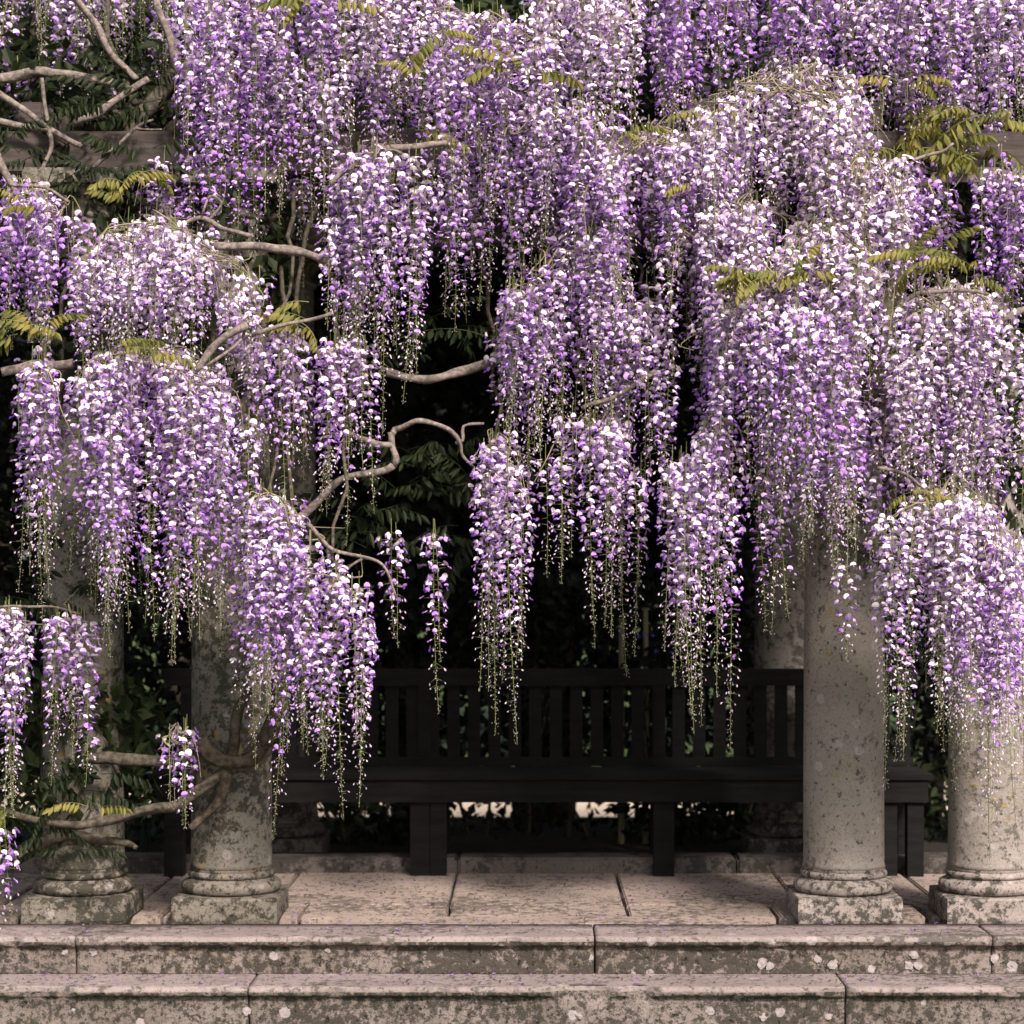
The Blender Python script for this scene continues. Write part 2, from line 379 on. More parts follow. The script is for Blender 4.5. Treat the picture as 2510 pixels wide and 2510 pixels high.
for i, (x, l) in enumerate(rear): column(x, 2.24, 0, l, 2, 50+i*5.1, 'rear columns behind the bench')

# ------------------------------------------------------------------ pergola timbers
def beam(name, x0, x1, y0, y1, z0, z1, label, group=None):
    bm = bmesh.new(); bmesh.ops.create_cube(bm, size=1)
    for v in bm.verts: v.co = Vector((v.co.x*(x1-x0), v.co.y*(y1-y0), v.co.z*(z1-z0)))
    bmesh.ops.bevel(bm, geom=bm.edges[:], offset=.008, segments=2, affect='EDGES'); bmesh.ops.triangulate(bm, faces=bm.faces)
    me = bpy.data.meshes.new(name); bm.to_mesh(me); bm.free(); me.materials.append(M['timber'])
    return tag(add(name, me, None, ((x0+x1)/2, (y0+y1)/2, (z0+z1)/2)), label, 'beam', group, 'thing')
beam('timber_beam', -3.2, 3.2, .13, .30, CT, CT+.17, 'weathered timber beam lying on the front columns under the vine')
beam('timber_beam', -3.2, 3.2, 2.155, 2.325, CT, CT+.17, 'weathered timber beam lying on the shaded rear columns')
for i in range(9):
    x = -2.72+i*.68
    beam('timber_joist', x-.05, x+.05, .14, 2.6, CT+.17, CT+.29, 'weathered timber joist crossing the pergola beams beneath the vines', 'pergola joists')

# ------------------------------------------------------------------ bench
bench = tag(empty('garden_bench', (0, 1.6, 0)), 'long dark slatted wooden bench in the shade between the columns', 'bench')
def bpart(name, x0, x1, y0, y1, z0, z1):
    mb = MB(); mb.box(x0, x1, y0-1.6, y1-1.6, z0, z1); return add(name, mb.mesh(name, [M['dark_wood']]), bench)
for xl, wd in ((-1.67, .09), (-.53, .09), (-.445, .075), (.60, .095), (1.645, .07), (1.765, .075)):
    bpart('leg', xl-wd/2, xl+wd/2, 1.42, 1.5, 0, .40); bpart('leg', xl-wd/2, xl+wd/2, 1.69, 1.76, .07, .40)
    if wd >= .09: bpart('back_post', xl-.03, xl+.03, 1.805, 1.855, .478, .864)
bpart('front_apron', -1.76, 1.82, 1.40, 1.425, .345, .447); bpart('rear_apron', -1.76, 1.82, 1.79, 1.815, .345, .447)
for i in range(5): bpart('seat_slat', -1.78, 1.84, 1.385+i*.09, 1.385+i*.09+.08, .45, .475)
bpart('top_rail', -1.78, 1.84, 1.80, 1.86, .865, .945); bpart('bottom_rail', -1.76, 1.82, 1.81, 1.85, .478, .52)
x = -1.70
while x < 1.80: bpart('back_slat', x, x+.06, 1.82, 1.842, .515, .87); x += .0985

# ------------------------------------------------------------------ wisteria: flower clusters
def raceme(L, dens, openf, seed, tone, Rr=.043):
    r = random.Random(seed); mb = MB(); bx, by, ph = r.uniform(-.03, .03)*L, r.uniform(-.03, .03)*L, r.uniform(0, 6)
    tipk = r.uniform(-.06, .06)
    def st(t): return Vector((bx*math.sin(2.2*t+ph)-bx*math.sin(ph)+tipk*max(0, t-.75)**2*2.5, by*math.sin(2.6*t+ph)-by*math.sin(ph), -t*L))
    path = [Vector((0, 0, .05))] + [st(i/9) for i in range(10)]
    tube(mb, path, .0019, .0009, 3, 2, a=.5)
    n = int(dens*L*138); g = r.uniform(0, 6)
    for i in range(n):
        t = max(0, (i+r.uniform(-.5, .5))/n)**1.22*.88+.012
        if t < 0: continue
        g += 2.39996+r.uniform(-.5, .5)
        c = st(t); e = openf-t+r.uniform(-.13, .13)           # e>0 open, then half open, then bud
        out = Vector((math.cos(g), math.sin(g), 0))
        if e > -.30:
            taper = 1.0 if t < .25 else 1.0-.95*(t-.25)/.75
            rad = Rr*(.55+.5*taper)*r.uniform(.62, 1.15)
            h = c+out*rad+Vector((0, 0, r.uniform(-.018, .006)))
            # stalk
            q = Vector((0, 0, .0008)); s_ = Vector((-out.y, out.x, 0))*.0008
            mb.put([c+q, c-q+s_, c-q-s_, h], [(0, 1, 3), (1, 2, 3), (2, 0, 3)], 2, .5)
            yaw = g+r.uniform(-1.1, 1.1); o = Vector((math.cos(yaw), math.sin(yaw), 0)); sd_ = Vector((-o.y, o.x, 0))
            pit = r.gauss(.05, .5); up = (Vector((0, 0, 1))*math.cos(pit)+o*math.sin(pit)); o2 = (o*math.cos(pit)-Vector((0, 0, 1))*math.sin(pit)); ro = r.gauss(0, .45); up, sd_ = up*math.cos(ro)+sd_*math.sin(ro), sd_*math.cos(ro)-up*math.sin(ro)
        tn = min(1, max(0, tone+r.gauss(0, .27)-.75*(t-.22)))
        if e > 0:
            s = .0119*(1.12-.35*t)*r.uniform(.8, 1.2)
            def W(a, b, d): return h+sd_*(a*s)+up*(b*s)+o2*(d*s)
            V = [W(0, .15, .30), W(-.95, -.05, .15), W(-.92, .55, -.20), W(-.40, .98, -.50), W(.40, .98, -.50), W(.92, .55, -.20), W(.95, -.05, .15), W(0, .62, -.02)]
            mb.put(V, [(7, 0, 1), (7, 1, 2), (7, 2, 3), (7, 3, 4), (7, 4, 5), (7, 5, 6), (7, 6, 0)], 0, tn)
            b0, b1 = W(0, .1, .15), W(r.uniform(-.15, .15), -.75, 1.05)
            mid = b0.lerp(b1, .45); wv = sd_*(.42*s); hv = (up*.75+o2*.65)*(.38*s)
            mb.put([b0, mid+wv, mid+hv, mid-wv, mid-hv*.8, b1], [(0, 1, 2), (0, 2, 3), (0, 3, 4), (0, 4, 1), (5, 2, 1), (5, 3, 2), (5, 4, 3), (5, 1, 4)], 1, min(1, max(0, tn*.55+r.gauss(0, .12))))
        elif e > -.30:
            s = .0108*(1.0+e*1.6)*r.uniform(.85, 1.15)
            ax = (o*r.uniform(.3, .9)-Vector((0, 0, 1))*r.uniform(.5, 1)).normalized(); pv = ax.cross(sd_).normalized()
            b0, b1 = h, h+ax*(1.55*s); mid = h+ax*(.9*s)+Vector((0, 0, -.1*s)); wv = sd_*(.36*s); hv = pv*(.42*s)
            mb.put([b0, mid+wv, mid+hv, mid-wv, mid-hv, b1], [(0, 1, 2), (0, 2, 3), (0, 3, 4), (0, 4, 1), (5, 2, 1), (5, 3, 2), (5, 4, 3), (5, 1, 4)], 0, min(1, tn+.30))
        else:
            s = .0032*(1.15-.5*t)*r.uniform(.7, 1.3); h = c+out*(.004+.012*(1-t)*r.random())+Vector((0, 0, -.004))
            sd_ = Vector((-out.y, out.x, 0))
            mb.put([h, h+sd_*(s*.5)-out*0+Vector((0, 0, -s*.8)), h-sd_*(s*.5)+Vector((0, 0, -s*.8)), h+out*(s*.9)+Vector((0, 0, -s*.7)), h+out*(s*.5)+Vector((0, 0, -s*2))],
                   [(0, 1, 3), (0, 3, 2), (0, 2, 1), (4, 3, 1), (4, 2, 3), (4, 1, 2)], 3, r.random())
    nb = int(L*(34+30*(1-openf)))                               # tight buds along the tapering tip
    for i in range(nb):
        t = 1-.28*r.random()**1.1; c = st(min(t, 1)); g = r.uniform(0, 6.28); out = Vector((math.cos(g), math.sin(g), 0)); s = .0030*(1.3-.6*t)*r.uniform(.8, 1.3)
        h = c+out*r.uniform(.002, .013)*(1.6-t)*1.4; sd_ = Vector((-out.y, out.x, 0))
        mb.put([h, h+sd_*(s*.5)+Vector((0, 0, -s*.8)), h-sd_*(s*.5)+Vector((0, 0, -s*.8)), h+out*(s*.9)+Vector((0, 0, -s*.7)), h+out*(s*.5)+Vector((0, 0, -s*2))],
               [(0, 1, 3), (0, 3, 2), (0, 2, 1), (4, 3, 1), (4, 2, 3), (4, 1, 2)], 3, r.random())
    return mb
LENS = [.30, .40, .52, .66, .82, .98, 1.14]
KINDS = {'full': (.98, .66, .50), 'pale': (.98, .66, .86), 'deep': (.95, .70, .28), 'mid': (.84, .56, .52), 'sparse': (.6, .54, .48), 'bud': (.9, .10, .5)}
BANK = {}
def bank(kind, L):
    li = min(range(len(LENS)), key=lambda i: abs(LENS[i]-L)); v = random.randrange(3)
    key = (kind, li, v)
    if key not in BANK:
        d, of, tn = KINDS[kind]
        mb = raceme(LENS[li], d, of+random.uniform(-.07, .06), 1000+li*10+v+len(kind)*97, tn+(v-1)*.12)
        BANK[key] = (mb, mb.mesh('flower_cluster', FLOWER, attr=True), np.array(mb.V), np.array(mb.F), np.array(mb.M), np.array(mb.A))
    return BANK[key], LENS[li]

vines = {
    'L': tag(empty('wisteria', (-1.62, -.12, 0)), 'wisteria with gnarled looping stems at the mossy columns, purple racemes on low boughs', 'wisteria', 'wisterias on the pergola'),
    'R': tag(empty('wisteria', (1.42, .02, 0)), 'wisteria climbing the pale columns, dense lilac racemes in stepped domes', 'wisteria', 'wisterias on the pergola'),
    'T': tag(empty('wisteria', (-2.5, .62, 0)), 'wisteria spreading over the pergola top, purple racemes along the timber beam', 'wisteria', 'wisterias on the pergola')}
def vadd(name, me, v, loc=None):
    o = bpy.data.objects.new(name, me); C.objects.link(o); o.parent = vines[v]
    o.matrix_parent_inverse = Matrix.Translation(-vines[v].location)
    if loc is not None: o.location = loc
    return o
# vine, cx, half width, top y, edge y, tip y, Y, half thickness, count, kind
CL = [
 ('T', 430, 105, -60, 10, 330, .10, .25, 34, 'full'), ('T', 425, 95, 110, 150, 460, .15, .2, 30, 'deep'), ('T', 590, 65, -80, -30, 340, .0, .2, 24, 'full'),
 ('T', 575, 60, 130, 160, 470, .05, .15, 14, 'mid'), ('T', 735, 105, -80, 0, 290, .0, .25, 38, 'pale'), ('T', 920, 120, 30, 90, 400, -.1, .25, 46, 'full'),
 ('T', 900, 80, 250, 285, 600, -.05, .15, 24, 'mid'), ('T', 1100, 110, -60, 0, 330, -.05, .25, 42, 'pale'), ('T', 1060, 100, 190, 230, 520, -.15, .2, 36, 'full'),
 ('T', 1300, 90, -80, -30, 260, .1, .25, 34, 'deep'), ('T', 1490, 110, -90, -40, 230, .15, .25, 32, 'deep'), ('T', 1700, 110, -80, -20, 270, .1, .25, 40, 'full'),
 ('T', 1865, 90, -60, -20, 300, .1, .25, 34, 'full'), ('T', 1780, 120, 110, 140, 300, .25, .2, 24, 'full'), ('T', 150, 190, -120, -60, 165, .6, .3, 95, 'bud'),
 ('T', 110, 140, -140, -90, 120, .95, .3, 26, 'mid'), ('T', 660, 90, 100, 130, 330, .15, .2, 20, 'full'),
 ('R', 1480, 190, 135, 250, 480, -.25, .3, 82, 'pale'), ('R', 1250, 150, 235, 330, 610, -.2, .3, 58, 'full'), ('R', 1610, 105, 290, 350, 570, -.3, .25, 46, 'pale'),
 ('R', 1400, 140, 370, 450, 720, -.35, .25, 52, 'pale'), ('R', 1560, 135, 435, 520, 790, -.45, .25, 54, 'pale'), ('R', 1090, 130, 440, 540, 880, -.2, .2, 40, 'mid'),
 ('R', 985, 55, 540, 620, 900, -.15, .15, 16, 'mid'), ('R', 1210, 60, 560, 620, 900, -.1, .15, 16, 'mid'), ('R', 945, 58, 820, 930, 1330, -.25, .12, 15, 'mid'), ('R', 1110, 88, 775, 860, 1235, -.3, .13, 24, 'mid'),
 ('R', 1450, 160, 535, 640, 1000, -.5, .25, 66, 'full'), ('R', 1345, 88, 800, 880, 1330, -.5, .15, 26, 'mid'), ('R', 1540, 85, 770, 810, 1170, -.4, .15, 20, 'mid'),
 ('R', 1785, 118, 540, 610, 960, -.45, .25, 56, 'pale'), ('R', 1770, 120, 925, 990, 1370, -.6, .25, 50, 'pale'), ('R', 1875, 60, 1080, 1110, 1600, -.4, .1, 8, 'mid'), ('R', 1900, 45, 1120, 1150, 1560, -.3, .08, 6, 'bud'), ('R', 1720, 50, 1060, 1090, 1480, -.45, .08, 6, 'bud'), ('R', 1885, 55, 1000, 1090, 1480, -.6, .2, 20, 'full'),
 ('R', 1770, 75, 315, 345, 590, .0, .12, 18, 'deep'), ('R', 1900, 60, 315, 345, 640, -.1, .08, 16, 'deep'), ('R', 1790, 105, 740, 770, 1080, -.38, .2, 26, 'mid'), ('R', 1690, 60, 700, 760, 1040, -.3, .2, 14, 'mid'), ('R', 1470, 6, 925, 926, 1345, -.42, .02, 1, 'sparse'),
 ('L', 340, 120, 285, 330, 490, .15, .2, 28, 'deep'), ('L', 312, 185, 425, 520, 730, -.35, .3, 84, 'pale'), ('L', 60, 85, 345, 400, 650, -.2, .25, 32, 'deep'),
 ('L', 290, 155, 655, 740, 1190, -.55, .25, 70, 'full'), ('L', 80, 42, 680, 720, 1110, -.5, .13, 14, 'mid'), ('L', 530, 60, 610, 660, 990, -.35, .18, 16, 'mid'), ('L', 650, 40, 640, 660, 1000, -.3, .12, 9, 'mid'),
 ('L', 500, 60, 925, 980, 1400, -.55, .13, 20, 'mid'), ('L', 630, 68, 1060, 1110, 1530, -.65, .12, 22, 'mid'), ('L', 550, 75, 960, 1060, 1330, -.55, .15, 22, 'full'),
 ('L', 725, 92, 285, 370, 740, -.35, .18, 36, 'mid'), ('L', 20, 42, 1150, 1190, 1500, -.3, .1, 8, 'mid'), ('L', 130, 42, 1155, 1190, 1450, -.3, .1, 8, 'mid'),
 ('L', 340, 30, 1370, 1400, 1540, -.15, .05, 4, 'sparse'), ('L', 10, 12, 1560, 1575, 1810, -1.0, .04, 2, 'mid'), ('L', 742, 8, 1005, 1010, 1290, -.15, .03, 2, 'sparse'), ('L', 822, 8, 1000, 1005, 1400, -.15, .03, 2, 'sparse'),
]
inst = {v: [] for v in vines}; apex = []
for ci, (v, cx, hw, yt, ye, yb, Y, th, n, kind) in enumerate(CL):
    a = P(cx, yt, Y); apex.append((v, a, ci))
    for i in range(n if n < 12 else int(n*.70)):
        while True:
            u, q = random.uniform(-1, 1), random.uniform(-1, 1)
            if abs(u)**3+abs(q)**3 < 1: break
        if n > 10 and random.random() < .16: u *= 1.45; q *= 1.2
        nz = mnoise.noise(Vector((u*1.7+ci*5.3, q*1.2, ci*1.9))); nb_ = mnoise.noise(Vector((u*2.3+ci*3.7, 9.1, q)))
        big = 1 if n > 10 else .2
        yh = yt+(ye-yt)*(u*u) + (ye-yt)*.35*max(0, -q)**2 + 60*nz*big + random.uniform(-10, 30)*big + (random.uniform(30, 110) if n > 20 and random.random() < .22 else 0)
        yh = max(yh, yt-20); tipy = yb+70*nb_*big
        p = P(cx+u*hw, yh, Y+q*th); tip = P(cx+u*hw, tipy, Y+q*th)
        L = max(.28, min(1.16, (p.z-tip.z)*random.uniform(.55, 1.14)))
        (b, LL) = bank(kind if random.random() > .16 else random.choice(('mid', 'full')), L); s = L/LL
        inst[v].append((p, b, s, random.uniform(0, 6.28), random.gauss(0, .03), random.gauss(0, .03), random.uniform(.9, 1.15), Y+q*th))
# unseen-by-name mass: racemes that hang inside and on the roof
extra = {v: [] for v in vines}
for i in range(330):
    v = 'T'; X = random.uniform(-3.1, 3.1); Yv = random.uniform(.35, 2.9); z = CT+.30+random.uniform(0, .5)
    (b, LL) = bank('full', random.choice((.36, .46))); extra[v].append((Vector((X, Yv, z)), b, 1, random.uniform(0, 6.28), random.gauss(0, .1), random.gauss(0, .1), 1.15, 9))
for v, lst in inst.items():
    lst.sort(key=lambda t: t[7])
    for (p, b, s, rz, tx, ty, sx, _) in lst[:300]:
        o = vadd('flower_cluster', b[1], v, p); o.rotation_euler = (tx, ty, rz); o.scale = (sx, sx, s)
    rest = lst[300:]+extra[v]
    if not rest: continue
    Vs, Fs, Ms, As, k0 = [], [], [], [], 0
    for (p, b, s, rz, tx, ty, sx, _) in rest:
        m4 = np.array(Matrix.LocRotScale(p, Matrix.Rotation(rz, 3, 'Z') @ Matrix.Rotation(tx, 3, 'X'), Vector((sx, sx, s))))
        Vs.append(b[2] @ m4[:3, :3].T + m4[:3, 3]); Fs.append(b[3]+k0); Ms.append(b[4]); As.append(b[5]); k0 += len(b[2])
    o = vadd('flower_mass', mesh('flower_mass', np.concatenate(Vs), np.concatenate(Fs), FLOWER, np.concatenate(Ms), np.concatenate(As)), v); o['kind'] = 'stuff'

# ------------------------------------------------------------------ wisteria: twigs over each dome, boughs, named branches
for (v, a, ci) in apex:
    _, cx, hw, yt, ye, yb, Y, th, n, kind = CL[ci]
    if n < 4: continue
    mb = MB(); nt_ = max(6, int(n*(.5 if kind == 'pale' else .4)))
    ctr = P(cx, yt+12, Y)
    for i in range(nt_):
        u, q = random.uniform(-1, 1), random.uniform(-1, .7); mt_ = 0 if random.random() < .6 else 1
        u0 = u*random.uniform(-.3, .75)
        def D(uu, qq, dy): return P(cx+uu*hw, yt+(ye-yt)*uu*uu+(ye-yt)*.35*max(0, -qq)**2+60*mnoise.noise(Vector((uu*1.7+ci*5.3, qq*1.2, ci*1.9)))-dy+13, Y+qq*th)
        pts = [D(u0, q*.6+random.gauss(0, .25), random.uniform(-14, 4)), D((u0*2+u)/3+random.gauss(0, .12), q*.7+random.gauss(0, .2), random.uniform(-4, 16)), D((u0+2*u)/3+random.gauss(0, .1), q*.9+random.gauss(0, .15), random.uniform(-4, 14))]
        e = D(u, q, random.uniform(-10, 8)); pts += [e, e+Vector((u*random.uniform(-.02, .05), -.02, -random.uniform(.02, .26)))]
        if random.random() < .25: pts = pts[:3]+[pts[2]+Vector((random.gauss(0, .06), random.gauss(0, .04), random.uniform(-.02, .07)))]
        j = lambda p: p+Vector([random.gauss(0, .011) for _ in range(3)])
        tube(mb, smooth_path([j(p) for p in pts], 4), random.uniform(.0018, .0042), .0011, 4, mt_)
    vadd('twig_spray', mb.mesh('twig_spray', [M['twig'], M['bark']]), v)
def branch(v, pts, r0, r1, mat='bark', name='branch', sides=7, wig=.012, knob=.25, sub=6):
    path = smooth_path(pts, sub); o_ = random.uniform(0, 99)
    path = [p+wig*Vector((mnoise.noise(p*6+Vector((o_, 0, 0))), mnoise.noise(p*6+Vector((0, o_, 0))), mnoise.noise(p*6+Vector((0, 0, o_))))) for p in path]
    mb = MB(); tube(mb, path, r0, r1, sides, 0, knob)
    me = mb.mesh(name, [M[mat]], smooth=True); return vadd(name, me, v)
zr = CT+.31
for (v, a, ci) in apex:
    n = CL[ci][8]
    if n < 9: continue
    root = Vector((a.x+random.uniform(-.35, .35), .35+random.uniform(0, .5), zr+.04))
    mid = Vector(((a.x+root.x)/2, max(.05, root.y*.8+a.y*.2), max(a.z, root.z)*.62+min(a.z, root.z)*.38+.05))
    if a.z > root.z-.1: mid.z = (a.z+root.z)/2+.05
    branch(v, [root, mid, a+Vector((0, .05, -.015))], .016, .006, 'bark_old', wig=.05, sub=9)
PB = [ # vine, Y, [(x, y)...], r0, r1, material
 ('L', -.25, [(395, 466), (470, 466), (560, 474), (625, 492), (648, 505)], .017, .015, 'bark'), ('L', -.18, [(606, 490), (628, 530), (638, 600), (634, 680), (638, 760)], .012, .010, 'bark'),
 ('L', -.2, [(560, 985), (590, 955), (640, 912), (700, 890), (744, 868), (736, 838), (735, 812)], .016, .013, 'bark'), ('L', -.2, [(628, 795), (660, 822), (705, 840), (738, 838)], .012, .013, 'bark'),
 ('L', -.2, [(735, 815), (745, 805), (795, 797), (835, 810), (862, 838), (870, 860), (893, 878)], .013, .005, 'bark'), ('L', -.2, [(858, 832), (872, 828), (878, 806), (918, 806)], .008, .005, 'bark'),
 ('R', .1, [(700, 705), (780, 712), (850, 705), (925, 685), (1010, 650)], .016, .02, 'bark'), ('R', -.28, [(1095, 778), (1150, 752), (1200, 728), (1240, 700)], .008, .011, 'bark'), ('R', -.28, [(1145, 755), (1140, 790), (1118, 815)], .004, .003, 'bark'), ('R', -.28, [(1200, 728), (1188, 760), (1185, 790)], .004, .003, 'bark'),
 ('T', .3, [(440, 440), (520, 412), (590, 385), (660, 355)], .014, .018, 'bark'), ('T', .35, [(430, 420), (520, 395), (650, 350)], .010, .012, 'bark'),
 ('L', -.38, [(620, 352), (665, 315), (720, 288), (790, 272), (850, 264)], .010, .014, 'bark'), ('L', -.4, [(700, 296), (745, 282), (800, 320), (806, 385)], .006, .003, 'bark'),
 ('L', -.62, [(580, 985), (625, 1025), (690, 1052), (728, 1075), (748, 1120)], .009, .004, 'bark'), ('L', -.6, [(690, 1052), (660, 1075), (640, 1110)], .006, .003, 'bark'), ('L', -.58, [(455, 1010), (500, 985), (540, 985), (575, 1000)], .008, .006, 'bark'),
 ('L', -.4, [(340, 430), (380, 415), (420, 435), (470, 445)], .008, .009, 'bark'), ('L', -.4, [(390, 418), (418, 388), (400, 372), (382, 400)], .006, .004, 'bark'), ('L', -.58, [(375, 700), (400, 660), (440, 632), (470, 610)], .012, .014, 'bark'), ('L', -.58, [(395, 690), (450, 640), (465, 600)], .006, .005, 'bark'),
 ('L', -.52, [(480, 640), (540, 612), (590, 598), (625, 590)], .008, .006, 'bark'), ('L', -.4, [(0, 700), (60, 690), (140, 685)], .017, .02, 'bark'), ('L', -.3, [(0, 1150), (50, 1138), (100, 1142), (150, 1165)], .006, .004, 'bark'), ('L', -.3, [(45, 1140), (30, 1170)], .004, .003, 'bark'),
 ('L', -.25, [(0, 285), (25, 340), (45, 420), (55, 480)], .016, .012, 'bark'), ('L', -.25, [(25, 340), (80, 352), (130, 378)], .008, .006, 'bark'), ('L', -.22, [(45, 410), (20, 400), (-20, 380)], .01, .01, 'bark'),
 ('T', .25, [(-20, 150), (40, 140), (110, 140), (170, 152), (220, 158)], .022, .018, 'bark'), ('T', .1, [(-20, 165), (40, 200), (90, 240), (130, 270)], .014, .012, 'bark'), ('T', .05, [(-20, 220), (50, 238), (110, 255), (160, 278)], .014, .011, 'bark'),
 ('T', .2, [(130, 232), (190, 208), (240, 170), (285, 145)], .018, .014, 'bark'), ('T', .02, [(86, 150), (86, 210), (92, 265), (78, 320), (75, 380)], .008, .009, 'bark'), ('T', .02, [(165, 330), (215, 280), (255, 240), (290, 225)], .008, .005, 'bark'), ('T', .0, [(255, 238), (300, 240)], .004, .003, 'bark'),
 ('T', .3, [(235, 300), (250, 240), (275, 200), (320, 150), (345, 90)], .036, .03, 'bark_old'), ('T', .25, [(262, 150), (225, 110), (190, 60), (150, 10), (120, -40)], .015, .012, 'bark'), ('T', .25, [(335, 135), (318, 80), (300, 30), (305, -30)], .018, .015, 'bark'),
 ('T', .4, [(120, 330), (190, 300), (270, 262), (340, 235)], .045, .035, 'bark_old'), ('T', .35, [(105, 290), (110, 340), (120, 400)], .008, .006, 'bark'),
 ('R', .3, [(1820, 300), (1838, 400), (1836, 450), (1815, 500), (1790, 540)], .015, .013, 'bark'), ('R', -.1, [(1860, 605), (1900, 593), (1960, 575)], .013, .015, 'bark'), ('R', -.2, [(1880, 710), (1910, 722), (1960, 745)], .009, .01, 'bark'), ('R', -.1, [(1885, 860), (1915, 845), (1960, 840)], .004, .004, 'bark'),
 ('R', -.52, [(1370, 560), (1420, 545), (1480, 548), (1560, 532), (1590, 540)], .008, .007, 'bark'), ('R', -.5, [(1680, 585), (1730, 555), (1790, 545), (1860, 552)], .010, .006, 'bark'), ('R', -.5, [(1740, 555), (1742, 525), (1760, 500)], .007, .004, 'bark'),
 ('R', -.28, [(1420, 210), (1480, 165), (1545, 125)], .009, .006, 'bark'), ('R', -.25, [(1290, 290), (1340, 285), (1400, 300), (1420, 320)], .007, .004, 'bark'), ('R', -.6, [(1660, 880), (1705, 900), (1760, 930)], .008, .005, 'bark'), ('R', -.3, [(1720, 300), (1770, 288), (1800, 265)], .007, .005, 'bark'),
 ('T', -.15, [(820, 130), (860, 165), (900, 195)], .006, .005, 'bark'), ('T', -.12, [(790, 40), (850, 20), (900, 50), (930, 80)], .005, .004, 'bark'),
 # gnarled stems at the left columns
 ('L', -.13, [(525, 1290), (515, 1345), (497, 1395), (468, 1432), (430, 1445), (405, 1430), (385, 1400)], .028, .034, 'bark_dark'), ('L', -.12, [(470, 1300), (448, 1350), (435, 1395), (425, 1440)], .018, .026, 'bark_dark'), ('L', -.08, [(440, 1440), (400, 1425), (330, 1432), (240, 1438), (170, 1430)], .026, .02, 'bark_old'),
 ('L', -.1, [(505, 1400), (470, 1440), (420, 1455), (360, 1500), (290, 1530), (210, 1552), (140, 1562), (60, 1550), (-20, 1520)], .026, .014, 'bark_old'), ('L', -.09, [(425, 1450), (415, 1500), (390, 1545), (360, 1570)], .022, .012, 'bark_dark'), ('L', -.02, [(400, 1380), (370, 1410), (330, 1425)], .012, .01, 'bark_old'),
 ('L', .02, [(255, 1600), (240, 1592), (205, 1585), (150, 1578), (80, 1592), (20, 1620)], .010, .026, 'bark_old'), ('R', .05, [(1625, 960), (1610, 900), (1590, 850)], .02, .018, 'bark_old'), ('R', .03, [(1600, 1020), (1640, 1060), (1660, 1075)], .02, .012, 'bark_old'),
]
for v, Y, pts, r0, r1, mat in PB:
    branch(v, [P(x, y, Y+random.uniform(-.015, .015)) for x, y in pts], r0, r1, mat, wig=.028 if mat == 'bark' else .04, knob=.42, sides=8 if mat == 'bark' else 14)
# trunks
branch('L', [(-1.25, .52, -.06), (-1.24, .48, .3), (-1.26, .46, .7), (-1.28, .44, 1.2), (-1.33, .42, 1.9), (-1.45, .3, 2.6), (-1.4, .4, 3.1), (-1.3, .6, 3.4)], .06, .04, 'bark_old', 'trunk', 9, .06, .35, 8)
branch('R', [(1.29, .49, -.06), (1.27, .46, .5), (1.31, .44, 1.2), (1.45, .22, 1.85), (1.36, .0, 2.1), (1.42, .1, 2.7), (1.3, .5, 3.4)], .055, .04, 'bark_old', 'trunk', 9, .06, .35, 8)
branch('T', [(-2.5, .62, -.06), (-2.46, .55, .8), (-2.5, .5, 1.6), (-2.4, .45, 2.5), (-2.1, .5, 3.2), (-1.2, .7, 3.5)], .07, .05, 'bark_old', 'trunk', 9, .06, .35, 8)

# ------------------------------------------------------------------ wisteria leaves
def pinnate(seed, Lr=.2, mat='leaf'):
    r = random.Random(seed); mb = MB(); n = r.choice((6, 7)); sag = r.uniform(.35, .8)
    def rp(t): return Vector((Lr*t*(1-.25*t*sag), .02*math.sin(3*t+seed), Lr*(.22*t-.62*sag*t*t)))
    tube(mb, [rp(i/6) for i in range(7)], .0018, .0009, 3, 1)
    def leaflet(b, d, l, wd):
        nrm = Vector((r.uniform(-.3, .3), 1 if d.y <= 0 else -1, r.uniform(.2, .7))); s = d.cross(nrm).normalized()*wd; f = s.normalized().cross(d).normalized()*wd*.35
        m1, m2 = b+d*(l*.35)+f, b+d*(l*.72)+f; e = b+d*l
        mb.put([b, b+d*(l*.35)+s, b+d*(l*.35)-s, m1-f*2, b+d*(l*.72)+s*.75, b+d*(l*.72)-s*.75, m2-f*2, e],
               [(0, 1, 3), (0, 3, 2), (1, 4, 6), (1, 6, 3), (3, 6, 5), (3, 5, 2), (4, 7, 6), (6, 7, 5)], 0)
    for i in range(n):
        t = .22+.72*i/(n-1); l = r.uniform(.05, .07)*(1.05-.25*t)
        for sg in (-1, 1):
            d = Vector((r.uniform(.05, .4), sg*r.uniform(.25, .7), -r.uniform(.8, 1.3))).normalized(); leaflet(rp(t), d, l, r.uniform(.008, .0105))
    leaflet(rp(1), Vector((.7, 0, -.8)).normalized(), .055, .01)
    return mb.mesh('leaf', [M[mat], M['stem' if mat == 'leaf' else mat]])
LB = [pinnate(i) for i in range(6)]; LD = [pinnate(20+i, .24, 'leaf_dark') for i in range(4)]
def leaf(v, x, y, Y, dark=False, s=1.0, az=None):
    o = vadd('leaf', random.choice(LD if dark else LB), v, P(x, y, Y)); az = random.uniform(0, 6.28) if az is None else az
    o.rotation_euler = (random.gauss(0, .25), random.gauss(-.1, .3), az); o.scale = (s,)*3; return o
def leaves(v, spots, Y, per, dark=False, spread=10, s=1.0):
    for (x, y) in spots:
        for _ in range(per): leaf(v, x+random.gauss(0, spread), y+random.gauss(0, spread*.6), Y+random.gauss(0, .04), dark, s*random.uniform(.75, 1.15), random.choice((0, math.pi))+random.gauss(0, .6))
